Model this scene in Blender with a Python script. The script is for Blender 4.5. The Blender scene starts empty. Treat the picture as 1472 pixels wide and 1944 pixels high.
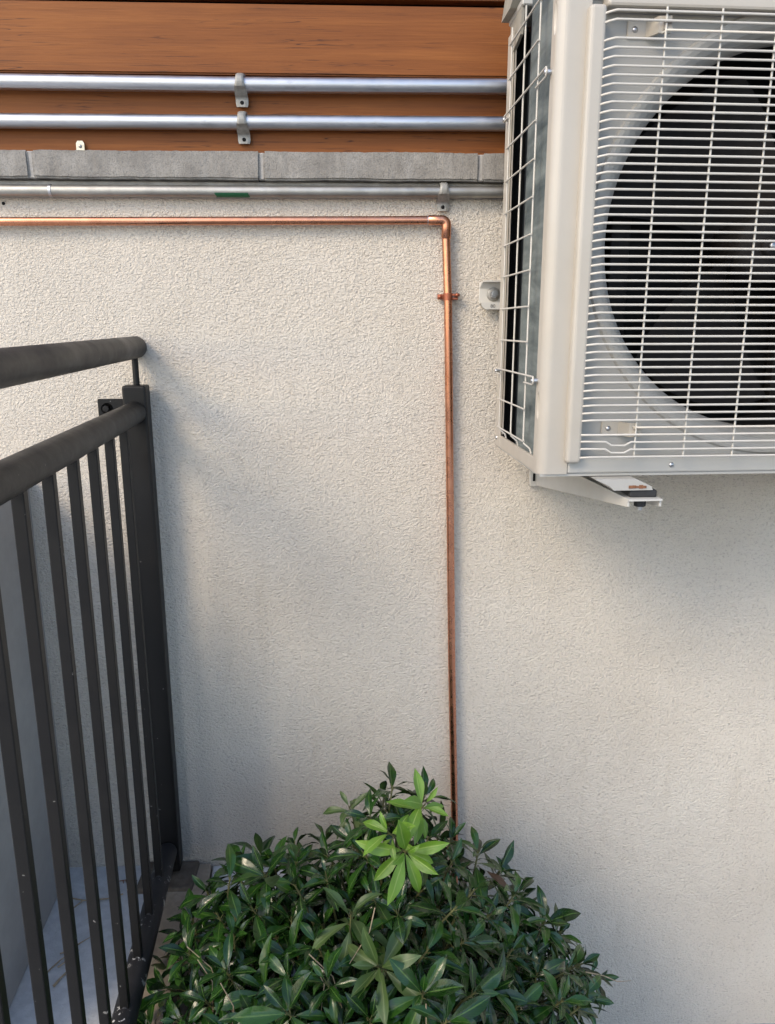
import bpy, bmesh, math, random
from math import sin, cos, pi, radians as rad
from mathutils import Vector, Matrix, Euler, noise

random.seed(7)
S = bpy.context.scene
COL = S.collection

# ------------------------------------------------------------------ camera, sky, sun, exposure
cam_d = bpy.data.cameras.new('camera')
cam = bpy.data.objects.new('camera', cam_d); COL.objects.link(cam)
cam.location = (0, -1.57, 1.2155)
cam.rotation_euler = (rad(90 - 13.5), 0, rad(-2.2))
cam_d.sensor_fit = 'VERTICAL'; cam_d.sensor_height = 36; cam_d.sensor_width = 27.26
cam_d.lens = 27.13; cam_d.clip_start = 0.02; cam_d.clip_end = 200
S.camera = cam

SUN_DIR = Vector((0.62, 0.60, -0.68)).normalized()          # the way the light travels
W = bpy.data.worlds.new('World'); S.world = W; W.use_nodes = True
wn = W.node_tree.nodes; wl = W.node_tree.links
bg = wn['Background']
sky = wn.new('ShaderNodeTexSky'); sky.sky_type = 'NISHITA'; sky.sun_disc = False
sky.sun_elevation = math.asin(-SUN_DIR.z)
sky.sun_rotation = math.atan2(-SUN_DIR.x, -SUN_DIR.y)
sky.air_density = 1.0; sky.dust_density = 1.3; sky.ozone_density = 1.0
wl.new(sky.outputs[0], bg.inputs[0]); bg.inputs[1].default_value = 0.15
sun_d = bpy.data.lights.new('sun', 'SUN'); sun_d.energy = 0.78; sun_d.angle = rad(20)
sun_d.color = (1.0, 0.82, 0.57)
sun = bpy.data.objects.new('sun', sun_d); COL.objects.link(sun)
sun.rotation_euler = SUN_DIR.to_track_quat('-Z', 'Y').to_euler()
S.view_settings.view_transform = 'Standard'; S.view_settings.look = 'None'
S.view_settings.gamma = 1; S.view_settings.use_curve_mapping = False
S.view_settings.exposure = 1.32
S.cycles.max_bounces = 8

# ------------------------------------------------------------------ helpers
def empty(name, loc=(0, 0, 0), rz=0.0):
    o = bpy.data.objects.new(name, None); COL.objects.link(o)
    o.location = loc; o.rotation_euler = (0, 0, rz); o.empty_display_size = .05
    return o

def tag(o, label=None, cat=None, group=None, kind=None):
    if label: o['label'] = label
    if cat: o['category'] = cat
    if group: o['group'] = group
    if kind: o['kind'] = kind
    return o

class MB:
    """collects shapes; build() links them as one mesh object"""
    def __init__(self): self.v = []; self.f = []; self.smooth = []
    def add(self, vs, fs, smooth=False, M=None):
        b = len(self.v)
        for p in vs:
            p = Vector(p); self.v.append(M @ p if M else p)
        for f in fs:
            self.f.append([b + i for i in f]); self.smooth.append(smooth)
        return self
    def bm(self, bm, smooth=False, M=None):
        bm.verts.ensure_lookup_table()
        for i, q in enumerate(bm.verts): q.index = i
        self.add([q.co.copy() for q in bm.verts], [[q.index for q in f.verts] for f in bm.faces], smooth, M)
        bm.free(); return self
    def box(self, a, b, bev=0.0, seg=1, M=None, smooth=False):
        bm = bmesh.new(); bmesh.ops.create_cube(bm, size=1)
        a = Vector(a); b = Vector(b)
        for q in bm.verts:
            q.co = Vector((a[i] + (b[i] - a[i]) * (q.co[i] + .5) for i in range(3)))
        if bev: bmesh.ops.bevel(bm, geom=bm.edges[:], offset=bev, segments=seg, affect='EDGES', profile=.5)
        return self.bm(bm, smooth, M)
    def tube(self, pts, r, n=12, cap=True, M=None, smooth=True):
        pts = [Vector(p) for p in pts]
        rs = r if isinstance(r, (list, tuple)) else [r] * len(pts)
        vs = []; fs = []; up = None
        for i, p in enumerate(pts):
            if i == 0: t = pts[1] - p
            elif i == len(pts) - 1: t = p - pts[i - 1]
            else: t = (pts[i + 1] - p).normalized() + (p - pts[i - 1]).normalized()
            t.normalize()
            if up is None:
                up = Vector((0, 0, 1)) if abs(t.z) < .9 else Vector((0, -1, 0))
            s = t.cross(up).normalized(); up = s.cross(t).normalized()
            for k in range(n):
                a = 2 * pi * k / n
                vs.append(p + (s * cos(a) + up * sin(a)) * rs[i])
        for i in range(len(pts) - 1):
            for k in range(n):
                fs.append([i * n + k, i * n + (k + 1) % n, (i + 1) * n + (k + 1) % n, (i + 1) * n + k])
        self.add(vs, fs, smooth, M)
        if cap:
            self.add(vs[:n], [list(range(n))[::-1]], False, M)
            self.add(vs[-n:], [list(range(n))], False, M)
        return self
    def lathe(self, prof, org, axis, n=32, M=None, smooth=True):
        axis = Vector(axis).normalized(); org = Vector(org)
        s = axis.orthogonal().normalized(); t = axis.cross(s)
        vs = []; fs = []
        for r, h in prof:
            for k in range(n):
                a = 2 * pi * k / n
                vs.append(org + axis * h + (s * cos(a) + t * sin(a)) * r)
        for i in range(len(prof) - 1):
            for k in range(n):
                fs.append([i * n + k, i * n + (k + 1) % n, (i + 1) * n + (k + 1) % n, (i + 1) * n + k])
        return self.add(vs, fs, smooth, M)
    def prism(self, poly, z0, z1, axes=(0, 1, 2), M=None, smooth=False):
        """poly in the plane of axes[0], axes[1]; extruded along axes[2]"""
        vs = []
        for z in (z0, z1):
            for p in poly:
                q = [0, 0, 0]; q[axes[0]] = p[0]; q[axes[1]] = p[1]; q[axes[2]] = z; vs.append(q)
        n = len(poly)
        fs = [[k, (k + 1) % n, n + (k + 1) % n, n + k] for k in range(n)]
        self.add(vs, fs, smooth, M)
        self.add(vs[:n], [list(range(n))[::-1]], False, M); self.add(vs[n:], [list(range(n))], False, M)
        return self
    def mesh(self, name, mat, fix=True):
        me = bpy.data.meshes.new(name)
        me.from_pydata([tuple(p) for p in self.v], [], self.f)
        me.polygons.foreach_set('use_smooth', self.smooth)
        if fix:
            bm = bmesh.new(); bm.from_mesh(me); bmesh.ops.recalc_face_normals(bm, faces=bm.faces); bm.to_mesh(me); bm.free()
        if mat: me.materials.append(mat)
        me.update(); return me
    def build(self, name, mat, parent=None, fix=True):
        o = bpy.data.objects.new(name, self.mesh(name, mat, fix)); COL.objects.link(o)
        if parent: o.parent = parent
        return o

def cut(o, cutters):
    """boolean difference, applied; the cutters are removed"""
    for c in cutters:
        m = o.modifiers.new('b', 'BOOLEAN'); m.operation = 'DIFFERENCE'; m.solver = 'EXACT'; m.object = c
    bpy.context.view_layer.update()
    me = bpy.data.meshes.new_from_object(o.evaluated_get(bpy.context.evaluated_depsgraph_get()))
    o.modifiers.clear(); o.data = me
    for c in cutters: bpy.data.objects.remove(c)

# ------------------------------------------------------------------ materials
class NT:
    def __init__(self, name):
        self.m = bpy.data.materials.new(name); self.m.use_nodes = True
        self.t = self.m.node_tree; self.b = self.t.nodes['Principled BSDF']
        self.tc = None
    def n(self, typ, **kw):
        q = self.t.nodes.new(typ)
        for k, v in kw.items(): setattr(q, k, v)
        return q
    def l(self, a, b): self.t.links.new(a, b)
    def coord(self, scale=(1, 1, 1), out='Object'):
        if not self.tc: self.tc = self.n('ShaderNodeTexCoord')
        mp = self.n('ShaderNodeMapping'); mp.inputs['Scale'].default_value = scale
        self.l(self.tc.outputs[out], mp.inputs['Vector']); return mp.outputs[0]
    def world(self, scale=(1, 1, 1)):
        g = self.n('ShaderNodeNewGeometry'); mp = self.n('ShaderNodeMapping'); mp.inputs['Scale'].default_value = scale
        self.l(g.outputs['Position'], mp.inputs['Vector']); return mp.outputs[0]
    def noise(self, vec, scale, detail=3, rough=.55, dist=0.0):
        q = self.n('ShaderNodeTexNoise'); q.inputs['Scale'].default_value = scale
        q.inputs['Detail'].default_value = detail; q.inputs['Roughness'].default_value = rough
        q.inputs['Distortion'].default_value = dist; self.l(vec, q.inputs['Vector']); return q.outputs['Fac']
    def ramp(self, fac, stops, interp='LINEAR'):
        q = self.n('ShaderNodeValToRGB'); e = q.color_ramp; e.interpolation = interp
        while len(e.elements) < len(stops): e.elements.new(.5)
        for s, (p, c) in zip(e.elements, stops):
            s.position = p; s.color = (*c, 1) if isinstance(c, (tuple, list)) else (c, c, c, 1)
        self.l(fac, q.inputs[0]); return q.outputs[0]
    def mix(self, fac, a, b, mode='MIX'):
        q = self.n('ShaderNodeMix', data_type='RGBA', blend_type=mode)
        for s, v in ((q.inputs[0], fac), (q.inputs[6], a), (q.inputs[7], b)):
            if hasattr(v, 'is_linked'): self.l(v, s)
            elif isinstance(v, (tuple, list)): s.default_value = (*v, 1)
            else: s.default_value = v if not isinstance(v, float) or s is q.inputs[0] else (v, v, v, 1)
        return q.outputs[2]
    def math(self, op, a, b=None):
        q = self.n('ShaderNodeMath', operation=op)
        for s, v in ((q.inputs[0], a), (q.inputs[1], b)):
            if v is None: continue
            if hasattr(v, 'is_linked'): self.l(v, s)
            else: s.default_value = v
        return q.outputs[0]
    def bump(self, h, strength, dist, prev=None):
        q = self.n('ShaderNodeBump'); q.inputs['Strength'].default_value = strength; q.inputs['Distance'].default_value = dist
        self.l(h, q.inputs['Height'])
        if prev: self.l(prev, q.inputs['Normal'])
        return q.outputs[0]
    def done(self, color=None, rough=None, metal=None, normal=None, spec=None, **kw):
        b = self.b
        for s, v in (('Base Color', color), ('Roughness', rough), ('Metallic', metal), ('Normal', normal), ('Specular IOR Level', spec)):
            if v is None: continue
            if hasattr(v, 'is_linked'): self.l(v, b.inputs[s])
            elif isinstance(v, (tuple, list)): b.inputs[s].default_value = (*v, 1)
            else: b.inputs[s].default_value = v
        for k, v in kw.items(): b.inputs[k].default_value = v
        return self.m

def m_stucco():
    t = NT('stucco'); p = t.world()
    ws = t.world((1.0, 1.0, 1.35))
    a = t.noise(ws, 180, 2, .5, .7); b = t.noise(ws, 330, 2, .5, .4); c = t.noise(p, 60, 2, .5, .4)
    ridge = t.math('ABSOLUTE', t.math('SUBTRACT', a, .5))
    h = t.math('ADD', t.math('MULTIPLY', a, 1.0), t.math('MULTIPLY', b, .45))
    h = t.math('ADD', h, t.math('MULTIPLY', c, .35))
    big = t.noise(p, 2.1, 4, .6); mid = t.noise(p, 11, 3, .6)
    col = t.ramp(big, [(.3, (.545, .487, .41)), (.55, (.61, .552, .472)), (.75, (.65, .595, .512))])
    col = t.mix(t.ramp(mid, [(.35, .0), (.8, .2)]), col, (.55, .50, .43))
    pit = t.ramp(a, [(.30, .42), (.45, 0.0)])  # low spots of the grain darkened: crease shade put into the colour
    col = t.mix(pit, col, (.26, .23, .20))
    st = t.ramp(t.noise(t.world((26, 1, 2.2)), 1.0, 4, .6), [(.56, 0.0), (.75, .30)])
    col = t.mix(t.math('MULTIPLY', st, t.ramp(t.noise(p, 3.3, 2), [(.4, 0.0), (.62, 1.0)])), col, (.42, .36, .28))
    vo = t.n('ShaderNodeTexVoronoi'); vo.inputs['Scale'].default_value = 5.5; t.l(p, vo.inputs['Vector'])
    spot = t.ramp(vo.outputs['Distance'], [(.012, .75), (.022, 0.0)])
    col = t.mix(spot, col, (.12, .09, .06))
    return t.done(col, .92, 0, t.bump(h, .85, .0058), .2)

def m_plain(name, col, rough=.5, metal=0.0, vary=.12, scale=30, bump=0.0, bscale=200, spec=.5, dirt=None):
    t = NT(name); p = t.world()
    n = t.noise(p, scale, 4, .6)
    lo = tuple(c * (1 - vary) for c in col); hi = tuple(min(1, c * (1 + vary)) for c in col)
    c = t.ramp(n, [(.3, lo), (.7, hi)])
    if dirt:
        d = t.ramp(t.noise(p, scale * .35, 5, .65), [(.52, 0.0), (.75, dirt[1])])
        c = t.mix(d, c, dirt[0])
    r = t.ramp(t.noise(p, scale * 1.7, 3), [(.3, max(0, rough - .07)), (.7, min(1, rough + .09))])
    nm = t.bump(t.noise(p, bscale, 3), bump, .002) if bump else None
    return t.done(c, r, metal, nm, spec)

def m_wood():
    t = NT('stained_timber'); p = t.coord((1, 1, 1))
    oi = t.n('ShaderNodeObjectInfo')
    add = t.n('ShaderNodeVectorMath', operation='ADD')
    sc = t.n('ShaderNodeVectorMath', operation='SCALE'); sc.inputs['Scale'].default_value = 13.0
    cb = t.n('ShaderNodeCombineXYZ')
    for i in range(3): t.l(oi.outputs['Random'], cb.inputs[i])
    t.l(cb.outputs[0], sc.inputs[0]); t.l(p, add.inputs[0]); t.l(sc.outputs[0], add.inputs[1])
    def mp(s):
        q = t.n('ShaderNodeMapping'); q.inputs['Scale'].default_value = s; t.l(add.outputs[0], q.inputs[0]); return q.outputs[0]
    g = t.noise(mp((2.2, 30, 42)), 1.0, 5, .62, .7)
    fine = t.noise(mp((9, 200, 330)), 1.0, 3, .6)
    lines = t.noise(mp((1.5, 20, 75)), 1.0, 3, .6, 1.3)
    blot = t.noise(mp((4, 4, 7)), 1.0, 3)
    col = t.ramp(g, [(.2, (.16, .051, .0115)), (.5, (.215, .071, .0155)), (.8, (.28, .099, .023))])
    col = t.mix(t.ramp(blot, [(.35, 0.0), (.7, .45)]), col, (.15, .046, .012))
    col = t.mix(t.ramp(fine, [(.35, .2), (.6, 0.0)]), col, (.07, .02, .006))
    ln = t.ramp(t.math('ABSOLUTE', t.math('SUBTRACT', lines, .5)), [(.004, .8), (.014, 0.0)])
    ln = t.math('MULTIPLY', ln, t.ramp(t.noise(mp((5, 9, 9)), 1.0, 2), [(.42, 0.0), (.6, 1.0)]))
    col = t.mix(ln, col, (.045, .016, .008))
    vo = t.n('ShaderNodeTexVoronoi'); vo.inputs['Scale'].default_value = 3.1; t.l(mp((1, 1, 1.7)), vo.inputs['Vector'])
    kn = t.ramp(vo.outputs['Distance'], [(.014, .85), (.03, .1), (.05, 0.0)])
    col = t.mix(kn, col, (.05, .018, .01))
    nm = t.bump(t.math('ADD', g, t.math('MULTIPLY', fine, .5)), .35, .002)
    return t.done(col, .55, 0, nm, .22)

def m_galv():
    t = NT('galvanised_steel'); p = t.world((3, 60, 60)); q = t.world()
    n = t.noise(p, 2.0, 4, .6)
    c = t.ramp(n, [(.3, (.40, .405, .42)), (.7, (.52, .525, .54))])
    d = t.ramp(t.noise(t.world((9, 40, 40)), 2.2, 4, .7), [(.6, 0.0), (.78, .55)])
    c = t.mix(d, c, (.17, .16, .15))
    r = t.ramp(t.noise(q, 40, 4), [(.3, .34), (.7, .48)])
    return t.done(c, r, 1.0, t.bump(n, .15, .001))

def m_copper():
    t = NT('copper'); p = t.world((1, 1, 1)); q = t.world((25, 25, 25))
    n = t.noise(p, 22, 4, .65)
    c = t.ramp(n, [(.3, (.50, .215, .125)), (.55, (.60, .275, .165)), (.8, (.66, .33, .21))])
    c = t.mix(t.ramp(t.noise(p, 60, 3), [(.66, 0.0), (.85, .25)]), c, (.36, .14, .08))
    return t.done(c, t.ramp(t.noise(q, 3, 3), [(.3, .22), (.7, .36)]), 1.0)

def m_block():
    t = NT('concrete_block'); p = t.world()
    n = t.noise(p, 26, 5, .7); f = t.noise(p, 420, 3, .6); s = t.noise(t.world((40, 40, 7)), 1.0, 3)
    c = t.ramp(n, [(.3, (.19, .175, .155)), (.7, (.30, .28, .25))])
    c = t.mix(t.ramp(s, [(.5, 0.0), (.75, .35)]), c, (.36, .345, .32))
    c = t.mix(t.ramp(f, [(.33, .5), (.5, 0.0)]), c, (.10, .095, .085))
    return t.done(c, .95, 0, t.bump(t.math('ADD', f, t.math('MULTIPLY', t.noise(p, 190, 4, .6), .8)), .5, .0035), .2)

def m_conc(name, a, b, fine=.5, vein=.45):
    t = NT(name); p = t.world()
    n = t.noise(p, 7, 6, .68); n2 = t.noise(p, 45, 4, .6); f = t.noise(p, 260, 3)
    c = t.ramp(n, [(.3, a), (.7, b)])
    c = t.mix(t.ramp(n2, [(.42, vein), (.6, 0.0)]), c, tuple(x * .62 for x in a))
    return t.done(c, .88, 0, t.bump(t.math('ADD', n2, t.math('MULTIPLY', f, .5)), fine, .003), .25)

def m_dark_paint():
    t = NT('dark_railing_paint'); p = t.world()
    n = t.noise(p, 14, 5, .65)
    c = t.ramp(n, [(.3, (.0048, .0045, .0044)), (.7, (.0078, .0073, .0069))])
    c = t.mix(t.ramp(t.noise(p, 5, 4), [(.5, 0.0), (.8, .55)]), c, (.012, .0095, .0075))
    c = t.mix(t.ramp(t.noise(p, 95, 2), [(.735, 0.0), (.76, .6)]), c, (.25, .24, .22))
    return t.done(c, t.ramp(n, [(.3, .38), (.7, .55)]), 0, t.bump(t.noise(p, 160, 3), .12, .001), .28)

def m_dark_paint_splashed():
    t = NT('dark_paint_with_white_splashes'); p = t.world()
    n = t.noise(p, 14, 5, .65)
    c = t.ramp(n, [(.3, (.014, .014, .015)), (.7, (.028, .027, .028))])
    sp = t.ramp(t.noise(p, 70, 4, .6), [(.56, 0.0), (.59, 1.0)])
    cl = t.ramp(t.noise(p, 11, 2), [(.53, 0.0), (.62, 1.0)])
    c = t.mix(t.math('MULTIPLY', sp, cl), c, (.62, .61, .58))
    return t.done(c, .5, 0, t.bump(t.noise(p, 160, 3), .12, .001), .3)

def m_leaf(name, dark, mid, light, rib, back, rough=.30, trans=0.0):
    t = NT(name)
    uv = t.n('ShaderNodeUVMap'); sep = t.n('ShaderNodeSeparateXYZ'); t.l(uv.outputs[0], sep.inputs[0])
    g = t.n('ShaderNodeNewGeometry'); oi = t.n('ShaderNodeObjectInfo')
    r = t.math('FRACT', t.math('ADD', g.outputs['Random Per Island'], oi.outputs['Random']))
    c = t.ramp(r, [(0, dark), (.5, mid), (1, light)])
    p = t.world(); c = t.mix(t.ramp(t.noise(p, 55, 3), [(.35, 0.0), (.75, .35)]), c, light)
    u = t.math('ABSOLUTE', t.math('SUBTRACT', sep.outputs[0], .5))
    ribm = t.ramp(u, [(.018, .85), (.06, 0.0)])
    # side veins leave the midrib at a slant
    vv = t.math('SUBTRACT', t.math('MULTIPLY', sep.outputs[1], 11.0), t.math('MULTIPLY', u, 7.0))
    vein = t.math('ABSOLUTE', t.math('SUBTRACT', t.math('FRACT', vv), .5))
    veinm = t.ramp(vein, [(.02, .16), (.10, 0.0)])
    c = t.mix(veinm, c, rib); c = t.mix(ribm, c, rib)
    c = t.mix(t.ramp(t.noise(p, 140, 3), [(.70, 0.0), (.78, .5)]), c, (.16, .11, .04))
    c = t.mix(g.outputs['Backfacing'], c, back)
    h = t.math('ADD', t.math('MULTIPLY', veinm, -1.2), t.math('MULTIPLY', t.noise(p, 120, 2), .25))
    m = t.done(c, t.ramp(t.noise(p, 80, 2), [(.3, rough - .05), (.7, rough + .1)]), 0, t.bump(h, .25, .0010), .45)
    if trans:
        tr = t.n('ShaderNodeBsdfTranslucent'); mx = t.n('ShaderNodeMixShader'); mx.inputs[0].default_value = trans
        t.l(c, tr.inputs[0]); out = t.t.nodes['Material Output']
        t.l(t.b.outputs[0], mx.inputs[1]); t.l(tr.outputs[0], mx.inputs[2]); t.l(mx.outputs[0], out.inputs[0])
    return m

def m_coil():
    t = NT('finned_coil'); p = t.coord()
    w = t.n('ShaderNodeTexWave', wave_type='BANDS', bands_direction='Y'); w.inputs['Scale'].default_value = 190
    t.l(p, w.inputs['Vector'])
    c = t.ramp(t.noise(t.coord((3, 6, 28)), 1.0, 4, .6, .4), [(.34, (.055, .078, .082)), (.64, (.235, .265, .25))])
    c = t.mix(t.ramp(w.outputs['Fac'], [(.2, .45), (.6, 0.0)]), c, (.05, .065, .07))
    return t.done(c, .5, .25, t.bump(w.outputs['Fac'], .4, .001))

M = dict(
    stucco=m_stucco(), wood=m_wood(), galv=m_galv(), copper=m_copper(), block=m_block(),
    floor=m_conc('walkway_concrete', (.50, .51, .515), (.57, .575, .575), .6, .28),
    parapet=m_conc('painted_render', (.32, .31, .295), (.37, .36, .345), .1, .08),
    kerb=m_conc('tan_kerb_concrete', (.30, .245, .185), (.40, .335, .26), .3),
    soil=m_conc('soil', (.035, .026, .018), (.07, .052, .036), .8),
    ground=m_conc('ground_paving', (.34, .335, .33), (.43, .425, .415), .4),
    mortar=m_conc('mortar', (.32, .30, .275), (.42, .40, .37), .6),
    ledge=m_conc('mossy_dark_ledge', (.075, .064, .052), (.20, .16, .12), .7),
    dull=m_plain('dull_conduit', (.34, .325, .295), .45, .85, .15, 25, .1, 200, .5, ((.16, .14, .12), .5)),  # duller, browner steel for the lowest conduit
    rail=m_dark_paint(), splash=m_dark_paint_splashed(),
    cream=m_plain('cream_enamel', (.41, .372, .315), .38, 0, .03, 9, .05, 260, .5, ((.33, .28, .21), .3)),
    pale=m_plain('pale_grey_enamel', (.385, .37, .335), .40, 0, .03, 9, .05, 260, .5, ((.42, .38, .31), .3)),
    inner=m_plain('grey_white_panel', (.33, .32, .295), .48, 0, .04, 8, .05, 200, .4, ((.38, .35, .30), .3)),
    wire=m_plain('white_coated_wire', (.50, .47, .415), .42, 0, .04, 40, 0, 200, .5, ((.42, .36, .27), .3)),
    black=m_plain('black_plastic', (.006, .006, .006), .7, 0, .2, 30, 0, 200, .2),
    fan=m_plain('dark_fan_plastic', (.014, .0125, .012), .7, 0, .25, 40, 0, 200, .2),
    navy=m_plain('gap_shade_navy', (.024, .031, .038), .6, 0, .2, 30),  # shade of the unit's side gap painted as a dark colour
    coil=m_coil(),
    hood=m_plain('dusty_beige_plastic', (.27, .25, .205), .6, 0, .12, 40, .1, 200),
    zinc=m_plain('zinc_screw', (.50, .50, .50), .35, 1, .15, 200),
    rust=m_plain('rusty_steel', (.20, .085, .04), .8, 0, .4, 180, .4, 400),
    strap=m_plain('cast_strap_metal', (.27, .26, .235), .5, .3, .2, 120, .15, 300),
    clamp=m_plain('copper_clamp', (.30, .095, .05), .42, .55, .2, 90),
    rubber=m_plain('rubber', (.02, .02, .021), .75, 0, .2, 80),
    green=m_plain('green_tape', (.01, .085, .035), .45, 0, .15, 150),
    blue=m_plain('blue_clip', (.16, .30, .52), .5, 0, .3, 300),
    yellowzinc=m_plain('yellow_zinc_plate', (.50, .46, .36), .4, .8, .2, 150),
    whitecoat=m_plain('white_powder_coat', (.50, .48, .435), .42, 0, .04, 20, .05, 260, .5, ((.40, .32, .20), .35)),
    ink=m_plain('black_ink', (.012, .012, .012), .6, 0, .1, 100),
    twig=m_plain('dry_stalk', (.33, .25, .16), .8, 0, .3, 80),
    stem=m_plain('green_brown_stem', (.105, .105, .035), .65, 0, .4, 30, .2, 300),
    branch=m_plain('bark', (.085, .06, .036), .85, 0, .3, 60, .5, 300),
    leaf=m_leaf('glossy_dark_leaf', (.0035, .0165, .003), (.0080, .036, .0045), (.022, .068, .008), (.075, .14, .030), (.026, .052, .016), .16),
    lime=m_leaf('lime_young_leaf', (.085, .185, .016), (.125, .255, .024), (.19, .33, .045), (.30, .42, .10), (.15, .24, .05), .33, .25),
    dead=m_leaf('dead_leaf', (.05, .03, .018), (.07, .04, .022), (.10, .055, .03), (.10, .06, .035), (.08, .05, .03), .6),
    olive=m_leaf('olive_leaf', (.03, .066, .014), (.05, .092, .022), (.075, .115, .034), (.12, .17, .06), (.07, .105, .04), .38, .12),
)

# ------------------------------------------------------------------ ground and walkway
RZ = rad(4.0)                                   # the railing, walkway edge and parapet run 4 degrees off square
def RM(x): return Matrix.Translation((x, 0, 0)) @ Matrix.Rotation(RZ, 4, 'Z')

g = MB(); g.add([(-40, -60, -.51), (40, -60, -.51), (40, 20, -.51), (-40, 20, -.51)], [[0, 1, 2, 3]])
tag(g.build('ground', M['ground']), kind='structure')
wk = MB().box((-3.0, -6.0, -.50), (-.042, .10, 0.0), M=RM(-.412))
tag(wk.build('walkway', M['floor']), kind='structure')
kb = MB().box((-.040, -6.0, -.50), (.062, -.005, .004), .004, M=RM(-.412))
tag(kb.build('kerb', M['kerb']), kind='structure')
gp = MB().box((.066, -6.0, -.50), (.24, -.005, -.004), .003, M=RM(-.412))
tag(gp.build('paving', M['floor']), kind='structure')
bed = MB()
N = 26
vs = []
for j in range(N + 1):
    for i in range(N + 1):
        x = -.17 + .62 * i / N; y = -1.3 + 1.28 * j / N
        vs.append((x, y, -.505 + .05 * max(0, noise.noise((x * 5, y * 5, 0))) + .035))
bed.add(vs, [[j * (N + 1) + i, j * (N + 1) + i + 1, (j + 1) * (N + 1) + i + 1, (j + 1) * (N + 1) + i] for j in range(N) for i in range(N)], True)
tag(bed.build('soil', M['soil']), kind='structure')

# ------------------------------------------------------------------ stucco wall with its coping blocks
wall = MB().box((-4, 0, -.6), (4, .22, 1.4785)).build('stucco_wall', M['stucco'])
tag(wall, 'cream rough stucco wall behind the railing and shrub, capped with grey blocks', 'wall')
edges = [-1.435, -1.012, -.5932, -.1737, .2336, .654, 1.075, 1.50]
for i in range(len(edges) - 1):
    x0, x1 = edges[i] + .0032, edges[i + 1] - .0032
    bm = bmesh.new(); bmesh.ops.create_cube(bm, size=1)
    for q in bm.verts:
        q.co = Vector(((x0 + x1) / 2 + q.co.x * (x1 - x0), -.030 + (q.co.y + .5) * .20, 1.4805 + (q.co.z + .5) * (.0485)))
    bmesh.ops.subdivide_edges(bm, edges=[e for e in bm.edges if abs((e.verts[0].co - e.verts[1].co).x) > .1], cuts=110, use_grid_fill=True)
    bmesh.ops.bevel(bm, geom=[e for e in bm.edges if len(e.link_faces) == 2 and e.calc_face_angle(0) > 1], offset=.0032, segments=2, affect='EDGES')
    for q in bm.verts:
        n_ = noise.noise_vector(q.co * 90) * .0009 + noise.noise_vector(q.co * 17) * .0014
        q.co += n_
    MB().bm(bm).build('coping_block', M['block'], wall)
for x in edges[1:-1]:
    b = MB().box((x - .0062, -.0258, 1.481), (x + .0062, .165, 1.527), .0015)
    b.build('mortar_joint', M['mortar'], wall)
MB().box((-1.43, -.012, 1.468), (1.49, -.0005, 1.4795), .002).build('mortar_bed', M['mortar'], wall)

# timber boards above the coping
cl = tag(empty('timber_cladding', (0, .012, 1.52)), 'orange brown stained timber boards above the grey coping blocks', 'cladding')
for z0, z1, dy in ((1.505, 1.583, 0.0), (1.5865, 1.6635, .003), (1.6668, 1.7835, -.004), (1.796, 1.93, .0)):
    bm = bmesh.new(); bmesh.ops.create_cube(bm, size=1)
    for q in bm.verts: q.co = Vector((q.co.x * 3.2, dy + (q.co.y + .5) * .03, (z0 + z1) / 2 - 1.52 + q.co.z * (z1 - z0)))
    bmesh.ops.bevel(bm, geom=bm.edges[:], offset=.003, segments=2, affect='EDGES')
    MB().bm(bm).build('plank', M['wood'], cl)
MB().box((-1.6, .045, -.05), (1.6, .06, .45)).build('backing_board', M['black'], cl)

# low painted wall at the left
pw = MB().box((-.35, -.56, 0.0), (0, .06, .90), .006, 2, M=RM(-.6725)).build('parapet_wall', M['parapet'])
tag(pw, 'low smooth grey painted wall on the far side of the walkway', 'wall')
MB().box((-.36, -.565, .9005), (.004, -.001, .921), .005, 2, M=RM(-.6725)).build('wall_cap', M['pale'], pw)

# dark ledge at the foot of the wall, under the railing post
lg = MB().box((-.500, -.094, -.003), (-.375, -.001, .013), .006, 2)
tag(lg.build('stone_ledge', M['ledge']), 'dark mossy stone ledge at the wall foot under the railing post', 'ledge')

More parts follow.
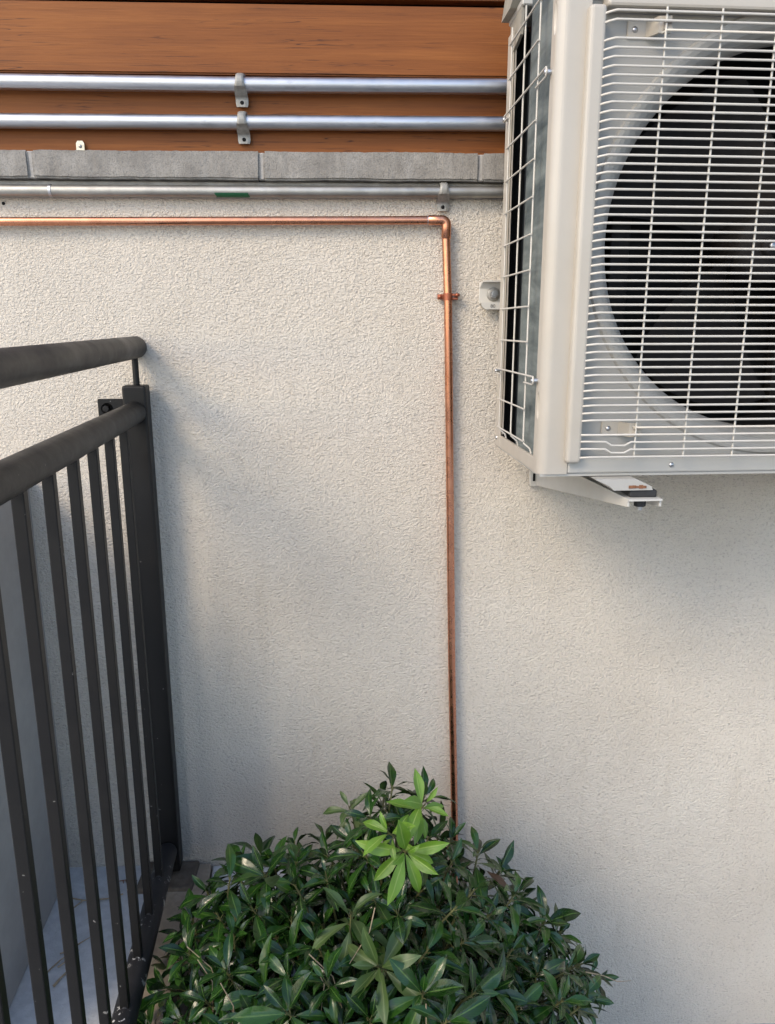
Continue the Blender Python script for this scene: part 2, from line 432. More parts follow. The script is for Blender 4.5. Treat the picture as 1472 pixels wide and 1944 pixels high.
# ------------------------------------------------------------------ conduits with their straps
def strap(parent, x, zc, yc, r, wall_y, sub):
    """one-hole cast strap: hooks over the tube and ends in a screwed tab below"""
    path = []
    for k in range(12):
        a = rad(100 - 118 * k / 11)
        path.append((yc - (r + .0026) * cos(a), zc + (r + .0026) * sin(a)))
    y1, z1 = path[-1]; z2 = zc - r - .0065
    for t in (.34, .68): path.append((y1 + (wall_y - .0085 - y1) * t, z1 + (z2 - z1) * t))
    path += [(wall_y - .0075, z2), (wall_y - .0060, zc - r - .0095), (wall_y - .0055, zc - r - .0150), (wall_y - .0055, zc - r - .0215)]
    n = len(path); vs = []; fs = []
    for i, (y, z) in enumerate(path):
        t = i / (n - 1)
        w = .0095 - .0016 * sin(pi * min(1, t / .6)) if t < .6 else .0095 + (.0128 - .0095) * min(1, (t - .6) / .15)
        if t > .97: w = .0112
        if zc < 1.5: w *= 1.2
        a = Vector(path[max(0, i - 1)]); b = Vector(path[min(n - 1, i + 1)])
        tg = (b - a).normalized(); nn = Vector((tg.y, -tg.x))      # outward
        if i < 12:
            nn = (Vector((y, z)) - Vector((yc, zc))).normalized()
        else: nn = Vector((-1, 0))
        h = .0032 + .002 * math.exp(-((t - .45) / .2) ** 2)
        for sx, k in ((-1, -.5), (-1, .6), (-.55, 1), (.55, 1), (1, .6), (1, -.5)):
            vs.append((x + sx * w * .5 * 1.5, y + nn.x * h * k, z + nn.y * h * k))
    m = 6
    for i in range(n - 1):
        for k in range(m): fs.append([i * m + k, i * m + (k + 1) % m, (i + 1) * m + (k + 1) % m, (i + 1) * m + k])
    fs += [list(range(m)), list(range((n - 1) * m, n * m))]
    s = MB().add(vs, fs, False).build(sub, M['strap'], parent)
    zs = zc - r - .0145
    sc = MB().lathe([(0, .0022), (.0022, .0020), (.0034, .0012), (.0036, 0)], (x, wall_y - .0082, zs), (0, -1, 0), 14)
    sc.build('screw', M['black'] if zc < 1.5 else M['zinc'], s)
    MB().box((x - .0017, wall_y - .0106, zs - .0004), (x + .0017, wall_y - .0101, zs + .0004)).build('screw_slot', M['black'], s)
    return s

def conduit(label, pts, r, straps):
    o = empty('steel_conduit', pts[0]); P0 = Vector(pts[0])
    tag(o, label, 'pipe', 'steel conduits along the wall top')
    MB().tube([Vector(p) - P0 for p in pts], r, 24).build('tube', M[straps or 'galv'], o)
    return o
WY = .012
def local_strap(o, x, zc, yc, r, wy):
    P0 = o.location
    return strap(o, x - P0.x, zc - P0.z, yc - P0.y, r, wy - P0.y, 'strap')
yA = -.006
c1 = conduit('uppermost shiny steel conduit, crossing just below the wide timber board',
             [(-1.3, yA, 1.6435), (-.62, yA, 1.6465), (-.20, yA, 1.6455), (.27, yA, 1.6475), (1.3, yA, 1.649)], .0132, None)
local_strap(c1, -.2085, 1.6455, yA, .0132, WY - .002)
c2 = conduit('middle shiny steel conduit, just above the grey coping blocks',
             [(-1.3, yA, 1.5805), (-.62, yA, 1.5815), (-.20, yA, 1.5825), (.27, yA, 1.5845), (1.3, yA, 1.587)], .0128, None)
local_strap(c2, -.2075, 1.5825, yA, .0128, WY - .001)
yB = -.0165
c3 = conduit('dull steel conduit tucked under the coping on the stucco, bearing green tape',
             [(-1.3, yB, 1.4575), (-.65, yB, 1.4605), (-.2, yB, 1.4615), (.28, yB, 1.4635), (1.3, yB, 1.468)], .0106, 'dull')
local_strap(c3, .1655, 1.463, yB, .0112, 0.0)
P0 = c3.location
vs = []; fs = []
for i in range(2):
    for k in range(6):
        a = rad(-75 + 55 * k / 5)
        vs.append(((-.261, -.199)[i] + .0015 * sin(k) - P0.x, yB - .01135 * cos(a) - P0.y, 1.4614 + .01135 * sin(a) - P0.z))
fs = [[k, k + 1, 7 + k, 6 + k] for k in range(5)]
MB().add(vs, fs, True).build('green_tape', M['green'], c3)
MB().tube([(-.567 - P0.x, yB - P0.y, 1.4608 - P0.z), (-.562 - P0.x, yB - P0.y, 1.4608 - P0.z)], .0117, 20).build('coupling_ring', M['galv'], c3)

# little tab bracket on the coping
tb = tag(empty('metal_bracket', (-.5115, .012, 1.529)), 'small yellowish metal tab with a screw standing on the coping', 'bracket')
MB().prism([(-.0075, 0), (.0075, 0), (.0075, .018), (.0045, .0225), (-.0045, .0225), (-.0075, .018)], -.0065, -.0045, (0, 2, 1)).build('plate', M['yellowzinc'], tb)
MB().lathe([(0, .0022), (.0026, .0018), (.0033, .0004), (.0033, 0)], (0, -.0065, .0128), (0, -1, 0), 14).build('screw', M['zinc'], tb)
MB().box((-.0013, -.0092, .0124), (.0013, -.0086, .0132)).build('screw_slot', M['black'], tb)
MB().box((-.009, -.012, -.001), (.006, -.0070, .0035), .001).build('blue_clip', M['blue'], tb)

# ------------------------------------------------------------------ copper pipe
cp = tag(empty('copper_pipe', (.172, 0, 1.40)), 'bright copper water pipe bent through a right angle elbow on the stucco', 'pipe')
yC = -.0155; R = .0079
L = lambda x, z: (x - .172, yC, z - 1.40)
MB().tube([L(-1.4, 1.4005), L(-.67, 1.4065), L(-.25, 1.4095), L(.158, 1.4128)], R, 20).build('horizontal_tube', M['copper'], cp)
el = []; er = []
for x in (.137, .138, .160, .1615): el.append(L(x, 1.4128)); 
er = [R, R + .0013, R + .0013, R + .0014]
for k in range(9):
    a = rad(90 - 90 * k / 8); el.append(L(.1636 + .0085 * cos(a), 1.4043 + .0085 * sin(a))); er.append(R + .0014)
for z, q in ((1.402, .0014), (1.4005, .0013), (1.380, .0013), (1.379, 0)): el.append(L(.1721, z)); er.append(R + q)
MB().tube(el, er, 20).build('elbow', M['copper'], cp)
MB().tube([L(.1715, 1.39), L(.178, 1.26), L(.187, .95), L(.200, .50), L(.2145, .10), L(.224, -.30), L(.228, -.48)], R, 20).build('vertical_tube', M['copper'], cp)
MB().tube([L(.1358, 1.4128), L(.1372, 1.4128)], R + .0006, 20).build('solder_ring', M['galv'], cp)
kz, kx = 1.2722, .1775
k_ = MB().tube([L(kx, kz - .0065), L(kx, kz + .0065)], R + .0013, 20).build('pipe_clamp', M['clamp'], cp)
MB().box((kx - .172 - .0200, yC + .002, kz - 1.4 - .005), (kx - .172 - .008, yC + .0105, kz - 1.4 + .005), .002, 2).build('clamp_ear', M['clamp'], k_)
MB().box((kx - .172 + .008, yC - .006, kz - 1.4 + .001), (kx - .172 + .023, yC + .004, kz - 1.4 + .0058), .0015, 2).build('clamp_ear', M['clamp'], k_)
MB().box((kx - .172 + .008, yC - .003, kz - 1.4 - .0058), (kx - .172 + .020, yC + .008, kz - 1.4 - .001), .0015, 2).build('clamp_ear', M['clamp'], k_)
MB().lathe([(0, .004), (.0035, .003), (.0046, 0)], (kx - .172 - .0155, yC + .002, kz - 1.4), (0, -1, 0), 12).build('clamp_screw', M['clamp'], k_)
MB().lathe([(0, .004), (.003, .0035), (.0042, 0), (.0042, -.012)], (kx - .172 + .0175, yC - .006, kz - 1.4 + .003), (0, -1, 0), 6).build('clamp_screw', M['clamp'], k_)

# ------------------------------------------------------------------ railing
rl = tag(empty('metal_railing', (-.4345, 0, 0), RZ), 'dark brown painted metal railing with round rails and square bars, fixed to the stucco', 'railing')
def rcyl(name, x, z, r, y0, y1, mat, drop=0.0):
    m = MB(); m.tube([(x, y0, z), (x, y0 - .0015, z), (x, y0 - .004, z), (x, y1, z - drop)], [r - .003, r - .001, r, r], 32)
    return m.build(name, mat, rl)
rcyl('top_rail', .001, 1.1765, .0212, -.006, -2.9, M['rail'], .018)
rcyl('mid_rail', .0, 1.0540, .0212, -.0545, -2.9, M['rail'])
rcyl('bottom_rail', -.002, .0800, .0212, -.0545, -2.9, M['splash'])
post = MB().box((-.0225, -.0545, .022), (.0225, -.0105, 1.105), .004, 2).build('post', M['rail'], rl)
MB().tube([(.0025, -.034, 1.095), (.0025, -.034, 1.162)], .0062, 12).build('rail_stem', M['rail'], rl)
pl_ = MB().box((-.081, -.008, 1.016), (-.0, -.001, 1.0765), .0015).build('wall_plate', M['rail'], rl)
MB().lathe([(0, .007), (.006, .0068), (.0068, .006), (.0068, 0)], (-.064, -.010, 1.0575), (0, -1, 0), 6, smooth=False).build('bolt', M['rail'], pl_)
MB().lathe([(.011, .0016), (.0115, .001), (.0115, 0), (0, 0)], (-.064, -.008, 1.0575), (0, -1, 0), 20).build('washer', M['rail'], pl_)
bar_me = MB().box((-.0075, -.0075, 0), (.0075, .0075, .956), .0014, 2).mesh('baluster', M['rail'])
weld_me = MB().lathe([(.0074, .007), (.0095, .002), (.0112, -.003)], (0, 0, .004), (0, 0, 1), 10).mesh('weld', M['splash'])
for i in range(25):
    y = -.1585 - .1074 * i
    b = bpy.data.objects.new('baluster', bar_me); COL.objects.link(b); b.parent = rl; b.location = (-.001, y, .0905)
    w_ = bpy.data.objects.new('weld', weld_me); COL.objects.link(w_); w_.parent = b; w_.location = (0, 0, .003)

# ------------------------------------------------------------------ air conditioner
ACX, ACY, ACZ, ACR = .2678, -.08, .9871, rad(2.2)
ac = tag(empty('air_conditioner', (ACX, ACY, ACZ), ACR), 'large cream outdoor air conditioning unit hung on the stucco, fan behind white wire grille', 'air conditioner')
AW, AH = .84, .7457
FV = -.315
# corner: rounded edge between the left side and the front
prof = [(0, -.283), (0, -.296)]
for k in range(9):
    a = rad(180 + 90 * k / 8); prof.append((.016 + .016 * cos(a), -.299 + .016 * sin(a)))
prof += [(.046, FV), (.046, -.300), (.012, -.297), (.004, -.283)]
corner = MB().prism(prof, .004, AH, (0, 1, 2)).build('corner_panel', M['cream'], ac)
def ellip(cx, cy, cz, rx, ry, rz):
    bm = bmesh.new(); bmesh.ops.create_uvsphere(bm, u_segments=24, v_segments=14, radius=1)
    for q in bm.verts: q.co = Vector((cx + q.co.x * rx, cy + q.co.y * ry, cz + q.co.z * rz))
    return MB().bm(bm, True).build('cutter', None, ac)
bpy.context.view_layer.update()
# front panel with the round opening and bell mouth
cu, cz_, cr, ro = .385, .3530, .284, .3235
NS = 96
m = MB()
x0, x1, z0, z1 = .046, AW, .028, .668
def rect_pt(a):
    dx, dz = cos(a), sin(a)
    tx = ((x1 - cu) / dx) if dx > 1e-9 else ((x0 - cu) / dx if dx < -1e-9 else 1e9)
    tz = ((z1 - cz_) / dz) if dz > 1e-9 else ((z0 - cz_) / dz if dz < -1e-9 else 1e9)
    t = min(tx, tz); return (cu + dx * t, -.300, cz_ + dz * t)
angs = [2 * pi * k / NS for k in range(NS)]
for c_ in ((x0, z0), (x1, z0), (x1, z1), (x0, z1)): angs.append(math.atan2(c_[1] - cz_, c_[0] - cu) % (2 * pi))
angs = sorted(angs); NA = len(angs)
rings = [[rect_pt(a) for a in angs]]
for r, v in ((ro, -.300), (.3205, -.3035), (.315, -.3042), (.308, -.302), (.299, -.2955), (.2915, -.285), (.2865, -.274), (cr, -.262), (cr + .001, -.245)):
    rings.append([(cu + r * cos(a), v, cz_ + r * sin(a)) for a in angs])
vs = [p for r in rings for p in r]
for i in range(len(rings) - 1):
    fs = [[i * NA + k, i * NA + (k + 1) % NA, (i + 1) * NA + (k + 1) % NA, (i + 1) * NA + k] for k in range(NA)]
    m.add(vs[i * NA:(i + 2) * NA], [[q - i * NA for q in f] for f in fs], i > 0)
m.build('front_panel', M['inner'], ac)
MB().box((.0465, FV, .0045), (AW, -.2995, .0300), .003, 2).build('bottom_lip', M['pale'], ac)
MB().box((.0465, FV - .001, .672), (AW, -.10, AH), .004, 2).build('top_panel', M['pale'], ac)
for sx in (.2143, .60):
    s = MB().lathe([(0, .0022), (.003, .002), (.0042, 0)], (sx, FV, .0165), (0, -1, 0), 14).build('screw', M['zinc'], ac)
    MB().box((sx - .0018, FV - .0028, .0162), (sx + .0018, FV - .0021, .0168)).build('screw_slot', M['black'], s)
# shell: pan, rear, lid, far side, inner sheets
MB().box((.004, -.312, .0), (AW, -.002, .0042)).build('base_pan', M['pale'], ac)
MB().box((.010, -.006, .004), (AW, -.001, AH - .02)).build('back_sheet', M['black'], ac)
MB().box((AW - .004, -.29, .004), (AW, -.006, AH)).build('far_side', M['pale'], ac)
MB().box((.0, -.098, AH - .012), (AW - .004, -.0, AH), .002).build('lid', M['pale'], ac)
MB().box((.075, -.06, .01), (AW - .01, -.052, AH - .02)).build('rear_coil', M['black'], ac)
# left side frame
MB().box((0, -.036, .004), (.004, 0, AH - .028), .0012, 2).build('rear_corner', M['cream'], ac)
MB().box((.0045, -.006, .004), (.036, 0, AH - .013)).build('rear_return', M['navy'], ac)  # corner's return, coloured as the shade in the gap
MB().box((.0005, -.2825, .0045), (.006, -.0365, .0265), .001).build('side_bottom_rail', M['cream'], ac)
MB().box((.0045, -.042, .03), (.006, -.0365, AH - .03)).build('side_flange', M['cream'], ac)
MB().box((.0065, -.298, .008), (.012, -.140, AH - .012)).build('coil', M['coil'], ac)
MB().box((.036, -.139, .008), (.040, -.0065, AH - .013)).build('gap_shade_sheet', M['navy'], ac)  # sheet added so that the side gap reads as shade
MB().box((.0065, -.1395, .008), (.036, -.1375, AH - .012)).build('coil_edge', M['navy'], ac)  # coil end, in the gap's painted shade too
MB().lathe([(0, .003), (.003, .0026), (.004, 0)], (0, -.013, .020), (-1, 0, 0), 10).build('screw', M['zinc'], ac)
# side wire guard
gd = MB().tube([(-.005, -.054, .050), (-.005, -.054, .695)], .0015, 8).build('side_guard', M['wire'], ac)
def wirebit(pts, r=.0015, n=8, parent=gd, nm='guard_wire'):
    return MB().tube(pts, r, n).build(nm, M['wire'], parent)
for v, dz in ((-.054, 0), (-.146, .0), (-.236, .0)):
    pts = [(.006, v - .012, .026), (.004, v - .010, .034), (-.005, v - .004, .042), (-.005, v, .050), (-.005, v, .715)]
    wirebit(pts)
for z in (.0462, .0985, .205, .2595, .3145, .3675, .4215, .475, .5285, .6365, .690):
    wirebit([(-.0078, -.050, z), (-.0078, -.242, z)])
for z in (.153, .586):
    wirebit([(-.0078, -.028, z), (-.0078, -.290, z)])
    wirebit([(-.0078, -.056, z - .009), (-.0078, -.024, z - .009), (-.0078, -.020, z - .005), (-.0078, -.024, z - .0005)])
    wirebit([(-.0078, -.236, z - .012), (-.0078, -.288, z - .012), (-.0078, -.294, z - .006), (-.0078, -.290, z - .0005)])
    MB().lathe([(0, .0105), (.003, .0103), (.004, .0085), (.004, 0)], (0, -.2885, z - .006), (-1, 0, 0), 12).build('guard_screw', M['zinc'], gd)
    MB().lathe([(0, .0105), (.003, .0103), (.0035, .0085), (.0035, 0)], (0, -.0245, z - .005), (-1, 0, 0), 12).build('guard_screw', M['zinc'], gd)
# plastic hood at the rear top corner
hd = MB()
hd.add([(-.012, .004, .742), (-.012, -.06, .742), (-.004, -.15, .800), (-.004, .004, .800), (.03, .004, .742), (.03, -.06, .742), (.03, -.15, .80), (.03, .004, .80)],
       [[0, 1, 2, 3], [4, 5, 6, 7], [0, 1, 5, 4], [1, 2, 6, 5], [2, 3, 7, 6], [3, 0, 4, 7]])
hd.prism([(-.012, .680), (-.085, .695), (-.092, .741), (-.012, .741)], .001, .006, (1, 2, 0))
hd.build('corner_hood', M['hood'], ac)
MB().lathe([(cr + .002, -.245), (cr + .004, -.19), (cr + .004, -.10)], (cu, 0, cz_), (0, 1, 0), 64).build('fan_ring', M['black'], ac)
# fan and motor
fan = MB().lathe([(0, -.03), (.045, -.03), (.052, -.02), (.052, .07), (0, .07)], (cu, -.20, cz_), (0, 1, 0), 32).build('fan', M['fan'], ac)
for k in range(3):
    b = MB(); vs = []; fs = []; nu, nv = 10, 7
    for j in range(nv):
        t = j / (nv - 1); r = .048 + (.262 - .048) * t
        for i in range(nu):
            s_ = i / (nu - 1) - .5
            a = 2 * pi * k / 3 + rad(115) + s_ * rad(78 - 12 * t) + t * .35
            vs.append((cu + r * cos(a), -.165 + s_ * .10 * (1 - .35 * t) + .012 * sin(pi * (s_ + .5)), cz_ + r * sin(a)))
    fs = [[j * nu + i, j * nu + i + 1, (j + 1) * nu + i + 1, (j + 1) * nu + i] for j in range(nv - 1) for i in range(nu - 1)]
    b.add(vs, fs, True).build('blade', M['fan'], fan)
MB().lathe([(0, .020), (.0045, .020), (.006, .018), (.006, 0)], (cu - .002, -.225, cz_), (0, -1, 0), 14).build('motor_shaft', M['zinc'], fan)
MB().lathe([(0, .012), (.013, .012), (.015, .009), (.015, 0)], (cu - .002, -.228, cz_), (0, -1, 0), 14).build('shaft_collar', M['fan'], fan)
for vx in (.17, .49):
    MB().box((vx, -.10, .02), (vx + .035, -.075, .70), .002).build('motor_mount', M['fan'], ac)
# grille
gr = MB()
gr.box((.0400, -.3290, .0225), (.0635, -.3005, .6545), .0055, 3)
gr.box((.0640, -.3285, .6520), (AW, -.3005, .6700), .004, 2)
gr = gr.build('fan_grille', M['cream'], ac)
nw = 55
hw = []
for i in range(nw):
    z = .0335 + (.6445 - .0335) * i / (nw - 1)
    if i in (1, 2):
        d = .0052
        pts = [(.060, -.3255, z), (.070, -.331, z + .001), (.098, -.3345, z + .001), (.107, -.3345, z - d + .0005), (.128, -.3345, z - d), (.138, -.3345, z + .0003), (.145, -.335, z), (AW, -.335, z)]
    elif i in (4, nw - 3):
        pts = [(.143, -.324, z), (.147, -.335, z), (AW, -.335, z)]
    elif i == 3:
        pts = [(.060, -.3255, z - .0008), (.067, -.3315, z), (.074, -.335, z + .0003), (AW, -.335, z)]
    else:
        pts = [(.060, -.3255, z - .0022), (.0655, -.3305, z - .0012), (.0745, -.335, z), (.080, -.335, z), (AW, -.335, z)]
    hw.append(z)
    MB().tube(pts, .00172, 8).build('grille_wire', M['wire'], gr)
u = .1453
while u < AW:
    MB().tube([(u, -.3318, .0300), (u, -.3318, .651)], .00165, 8).build('grille_wire', M['wire'], gr)
    u += .0783
for zc2, flip in ((.0735, 1), (.632, -1)):
    c_ = MB()
    c_.box((.1015, -.3035, zc2 - .0115), (.132, -.3005, zc2 + .0115), .0012, 1)
    c_.prism([(.128, -.3005), (.128, -.3040), (.138, -.3245), (.155, -.3265), (.155, -.3225), (.141, -.3205), (.133, -.3005)], zc2 - .0105, zc2 + .0105, (0, 1, 2))
    c_ = c_.build('grille_clip', M['cream'], gr)
    MB().lathe([(0, .0024), (.003, .002), (.0042, 0)], (.112, -.3035, zc2), (0, -1, 0), 14).build('screw', M['zinc'], c_)
    for dz in (-.006, .003):
        MB().tube([(.143, -.328, zc2 + dz), (.1555, -.328, zc2 + dz)], .0022, 8).build('clip_rib', M['cream'], c_)
for su, sz in ((.0655, .244), (.0655, .232), (.0655, .5095)):
    MB().box((su - .0015, -.3008, sz - .0045), (su + .0062, -.2995, sz + .0045)).build('slot', M['black'], ac)
MB().box((.245, -.3008, .6385), (.272, -.2995, .6445)).build('slot', M['black'], ac)
# hand hollows pressed into the corner panel
cut(corner, [ellip(-.001, -.2985, .1095, .0055, .0075, .0215), ellip(-.001, -.2985, .645, .0055, .0075, .0215)])

# ------------------------------------------------------------------ wall bracket carrying the unit
wb = tag(empty('wall_bracket', (.24, 0, 1.276)), 'white steel wall bracket with bolt and stamped 80 under the air conditioner', 'bracket')
X0, X1 = 0.0, .80
MB().box((X0, -.0042, -.0165), (X1, -.0005, .024), .001).build('wall_rail', M['whitecoat'], wb)
lipT = MB()
vs = []
for x in (X0 + .001, X1):
    e = .006 if x < .1 else 0.0
    vs += [(x, -.0045, .0125), (x, -.0045, .0245), (x + e, -.0150, .0275), (x + e, -.0225, .0268), (x + e, -.0225, .0240), (x + e * .6, -.0130, .0235)]
lipT.add(vs, [[k, (k + 1) % 6, 6 + (k + 1) % 6, 6 + k] for k in range(6)] + [[0, 1, 2, 3, 4, 5], [6, 7, 8, 9, 10, 11]])
lipT.build('upper_flange', M['whitecoat'], wb)
lip = MB().prism([(X0 + .001, -.0145), (X1, -.0145), (X1, -.0275), (X0 + .010, -.0275), (X0 + .003, -.021)], -.0255, -.0235, (0, 2, 1))
lip.box((X0 + .002, -.0236, -.0165), (X1, -.0042, -.0145))
lip = lip.build('lower_flange', M['whitecoat'], wb)
tx = bpy.data.curves.new('stamped_number', 'FONT'); tx.body = '80'; tx.size = .0098; tx.align_x = 'CENTER'; tx.extrude = .0002; tx.offset = -.0001
to = bpy.data.objects.new('stamped_number', tx); COL.objects.link(to)
bpy.context.view_layer.update()
tm = bpy.data.meshes.new_from_object(to.evaluated_get(bpy.context.evaluated_depsgraph_get()))
bpy.data.objects.remove(to)
tm.materials.clear(); tm.materials.append(M['ink'])
to = bpy.data.objects.new('stamped_number', tm); COL.objects.link(to); to.parent = lip
to.location = (.0245, -.0257, -.0246); to.rotation_euler = (pi / 2, 0, 0)
bo = MB().lathe([(0, .010), (.0075, .010), (.0084, .0088), (.0084, .0)], (.0285, -.0062, .0015), (0, -1, 0), 6, smooth=False).build('bolt', M['zinc'], wb)
MB().lathe([(.0072, .0022), (.0132, .002), (.0135, 0), (0, 0)], (.0285, -.004, .0015), (0, -1, 0), 22).build('washer', M['strap'], bo)
MB().tube([(.0285, -.016, .0015), (.0285, -.020, .0015)], .0042, 10).build('bolt_end', M['zinc'], bo)
# arm: an inverted channel, deeper at the wall
def arm(dx):
    AM = Matrix.Translation((-.24, 0, -1.276))
    def w(uu, vv, zz):
        p = Vector((uu * cos(ACR) - vv * sin(ACR), uu * sin(ACR) + vv * cos(ACR), zz)) + Vector((ACX + dx, ACY, ACZ)); return AM @ p
    def quadbox(a, b, th, side):
        # a, b: (u, v, ztop, zbot) for the two ends; th thickness along u
        vs = []
        for (uu, vv, zt, zb) in (a, b):
            vs += [w(uu, vv, zt), w(uu + th, vv, zt), w(uu + th, vv, zb), w(uu, vv, zb)]
        return vs, [[0, 1, 2, 3], [4, 5, 6, 7], [0, 1, 5, 4], [1, 2, 6, 5], [2, 3, 7, 6], [3, 0, 4, 7]]
    m_ = MB()
    for du in (0, .051):
        m_.add(*quadbox((.104 + du, .070, -.030, -.093), (.1365 + du, -.342, -.0335, -.0440), .003, 0))
    vs = [w(.104, .070, -.028), w(.158, .070, -.028), w(.158, .070, -.031), w(.104, .070, -.031),
          w(.1365, -.346, -.0315), w(.1905, -.346, -.0315), w(.1905, -.346, -.0345), w(.1365, -.346, -.0345)]
    m_.add(vs, [[0, 1, 2, 3], [4, 5, 6, 7], [0, 1, 5, 4], [1, 2, 6, 5], [2, 3, 7, 6], [3, 0, 4, 7]])
    o = m_.build('support_arm', M['whitecoat'], wb)
    t_ = MB(); p = w(.0905, .0755, -.094); q = w(.104, .0755, -.055)
    t_.box((p.x, -.012, p.z), (q.x + .055, -.002, q.z), .001); t_.build('hook_tab', M['whitecoat'], o)
    slot_c = (p + q) / 2
    MB().box((slot_c.x - .001, -.0135, slot_c.z - .008), (slot_c.x + .004, -.0119, slot_c.z + .008)).build('slot', M['black'], o)
    pd = MB(); a = w(.143, -.333, -.0313)
    pd.box((a.x, a.y, a.z), (a.x + .043, a.y + .05, a.z + .0115), .002, 2); pd.build('rubber_pad', M['rubber'], o)
    nt = MB().lathe([(0, -.012), (.009, -.012), (.0095, 0), (0, 0)], w(.163, -.326, -.0346), (0, 0, 1), 6, smooth=False).build('nut', M['rubber'], o)
    MB().tube([w(.163, -.326, -.046), w(.163, -.326, -.053)], .0042, 10).build('bolt_end', M['zinc'], nt)
    return w
arm(0); arm(.57)
# feet of the unit
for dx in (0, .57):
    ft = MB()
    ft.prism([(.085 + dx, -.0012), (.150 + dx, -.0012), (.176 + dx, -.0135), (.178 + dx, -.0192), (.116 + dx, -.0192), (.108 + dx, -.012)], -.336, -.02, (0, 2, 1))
    ft = ft.build('foot', M['pale'], ac)  # shadow under the unit put into a darker enamel
    ft2 = MB(); random.seed(3)
    for k in range(5):
        x = .139 + dx + .0055 * k
        ft2.box((x, -.3372, -.0165 + .002 * random.random()), (x + .006, -.3355, -.0125 + .002 * random.random()))
    ft2.build('rust_patch', M['rust'], ft)

# ------------------------------------------------------------------ shrub
random.seed(21)
SH = tag(empty('evergreen_shrub', (.05, -.36, -.47)), 'bushy evergreen shrub with whorls of glossy leaves at the wall foot', 'shrub')
SB = Vector(SH.location)
def leaf_mesh(name, Ln, Wd, curl, fold, mat, twist=0.0, nl=7):
    vs = []; fs = []; uvs = []
    prof = lambda t: (math.sin(pi * min(1, t ** 1.18)) ** 1.0) * 1.0 if 0 < t < 1 else 0.0
    cols = (-1, -.5, 0, .5, 1)
    pos = Vector((0, 0, 0)); ang = 0.0
    for i in range(nl + 1):
        t = i / nl
        w = Wd * .5 * max(.035, prof(.06 + .94 * t) if t < 1 else 0.02)
        ang = -curl * t ** 1.4
        if i: pos = pos + Vector((0, cos(ang), sin(ang))) * (Ln / nl)
        tw = twist * t
        for c in cols:
            x = c * w; z = fold * abs(c) * w - .10 * w * (abs(c) ** 2)
            z += .13 * w * sin(t * 10 + c * 2.4)
            xr = x * cos(tw) - z * sin(tw); zr = x * sin(tw) + z * cos(tw)
            vs.append(pos + Vector((xr, -sin(ang) * zr, cos(ang) * zr))); uvs.append((.5 + .5 * c, t))
    n = len(cols)
    for i in range(nl):
        for k in range(n - 1): fs.append([i * n + k, i * n + k + 1, (i + 1) * n + k + 1, (i + 1) * n + k])
    me = bpy.data.meshes.new(name); me.from_pydata([tuple(v) for v in vs], [], fs)
    me.polygons.foreach_set('use_smooth', [True] * len(fs))
    ul = me.uv_layers.new(name='uv')
    for lp in me.loops: ul.data[lp.index].uv = uvs[lp.vertex_index]
    if mat: me.materials.append(mat)
    return me
shapes = []
for k in range(9):
    shapes.append((1.0, random.uniform(.27, .37), random.uniform(.15, 1.1), random.uniform(.2, .6), random.uniform(-.3, .3)))
MES = {}
for key in ('leaf', 'lime', 'olive', 'dead'):
    MES[key] = [leaf_mesh('leaf', a, b, c, d, M[key], e) for (a, b, c, d, e) in shapes]

# height of the shrub's top along the wall, its outline seen from the front
OUT = [(-0.51, -0.2355), (-0.455, -0.0255), (-0.38, 0.1045), (-0.34, 0.1845), (-0.284, 0.2295), (-0.242, 0.2745), (-0.164, 0.2895), (-0.085, 0.3145), (-0.035, 0.3595), (0.023, 0.3845), (0.072, 0.3995),
       (0.111, 0.3895), (0.165, 0.372), (0.192, 0.33), (0.248, 0.262), (0.316, 0.1895), (0.4, 0.1395), (0.436, 0.0745), (0.485, -0.0455), (0.5, -0.1955)]
def ztop(x):
    if x <= OUT[0][0] or x >= OUT[-1][0]: return -.42
    for (a, za), (b, zb) in zip(OUT, OUT[1:]):
        if a <= x <= b: return za + (zb - za) * (x - a) / (b - a)
YC_, RYB, RYF = -.34, .27, .52
def surf(x, y, k=1.0):
    """height of the crown over (x, y); None outside it"""
    t = (y - YC_) / (RYB if y > YC_ else RYF)
    if abs(t) >= 1: return None
    s = math.sqrt(1 - t * t)
    xs = .03 + (x - .03) / (.35 + .65 * s)
    zt = ztop(xs)
    if zt < -.35: return None
    zb = -.46
    z = zb + (zt - zb) * (.15 + .85 * s) * k
    # towards the wall the crown falls away
    lim = 1.2155 + (ztop(.03 + (x - .03) * 1.27 / (y + 1.57)) - 1.2155) * (y + 1.57) / 1.27
    return min(z, lim)

whorls = []       # (pos, axis, size, count, key)
def far_enough(p, d):
    return all((p - q[0]).length > d for q in whorls)
def normal(x, y):
    e = .03; z = surf(x, y)
    zx = surf(x + e, y); zy = surf(x, y - e)
    dx = (zx - z) / e if zx is not None else (-3 if x > 0 else 3)
    dy = (z - zy) / e if zy is not None else 3
    n = Vector((-dx, -dy, 1.0)); return n.normalized()
# special sprays first
whorls.append((Vector((.074, -.46, .368)), Vector((.12, -.72, .42)).normalized(), .064, 11, 'lime'))
whorls.append((Vector((.045, -.44, .392)), Vector((-.45, -.5, .75)).normalized(), .046, 8, 'lime'))
whorls.append((Vector((.112, -.36, .388)), Vector((.35, -.45, .8)).normalized(), .052, 9, 'lime'))
whorls.append((Vector((-.022, -.30, .345)), Vector((-.2, -.3, .9)).normalized(), .052, 10, 'olive'))
whorls.append((Vector((-.105, -.60, .115)), Vector((-.15, -.75, -.15)).normalized(), .050, 8, 'olive'))
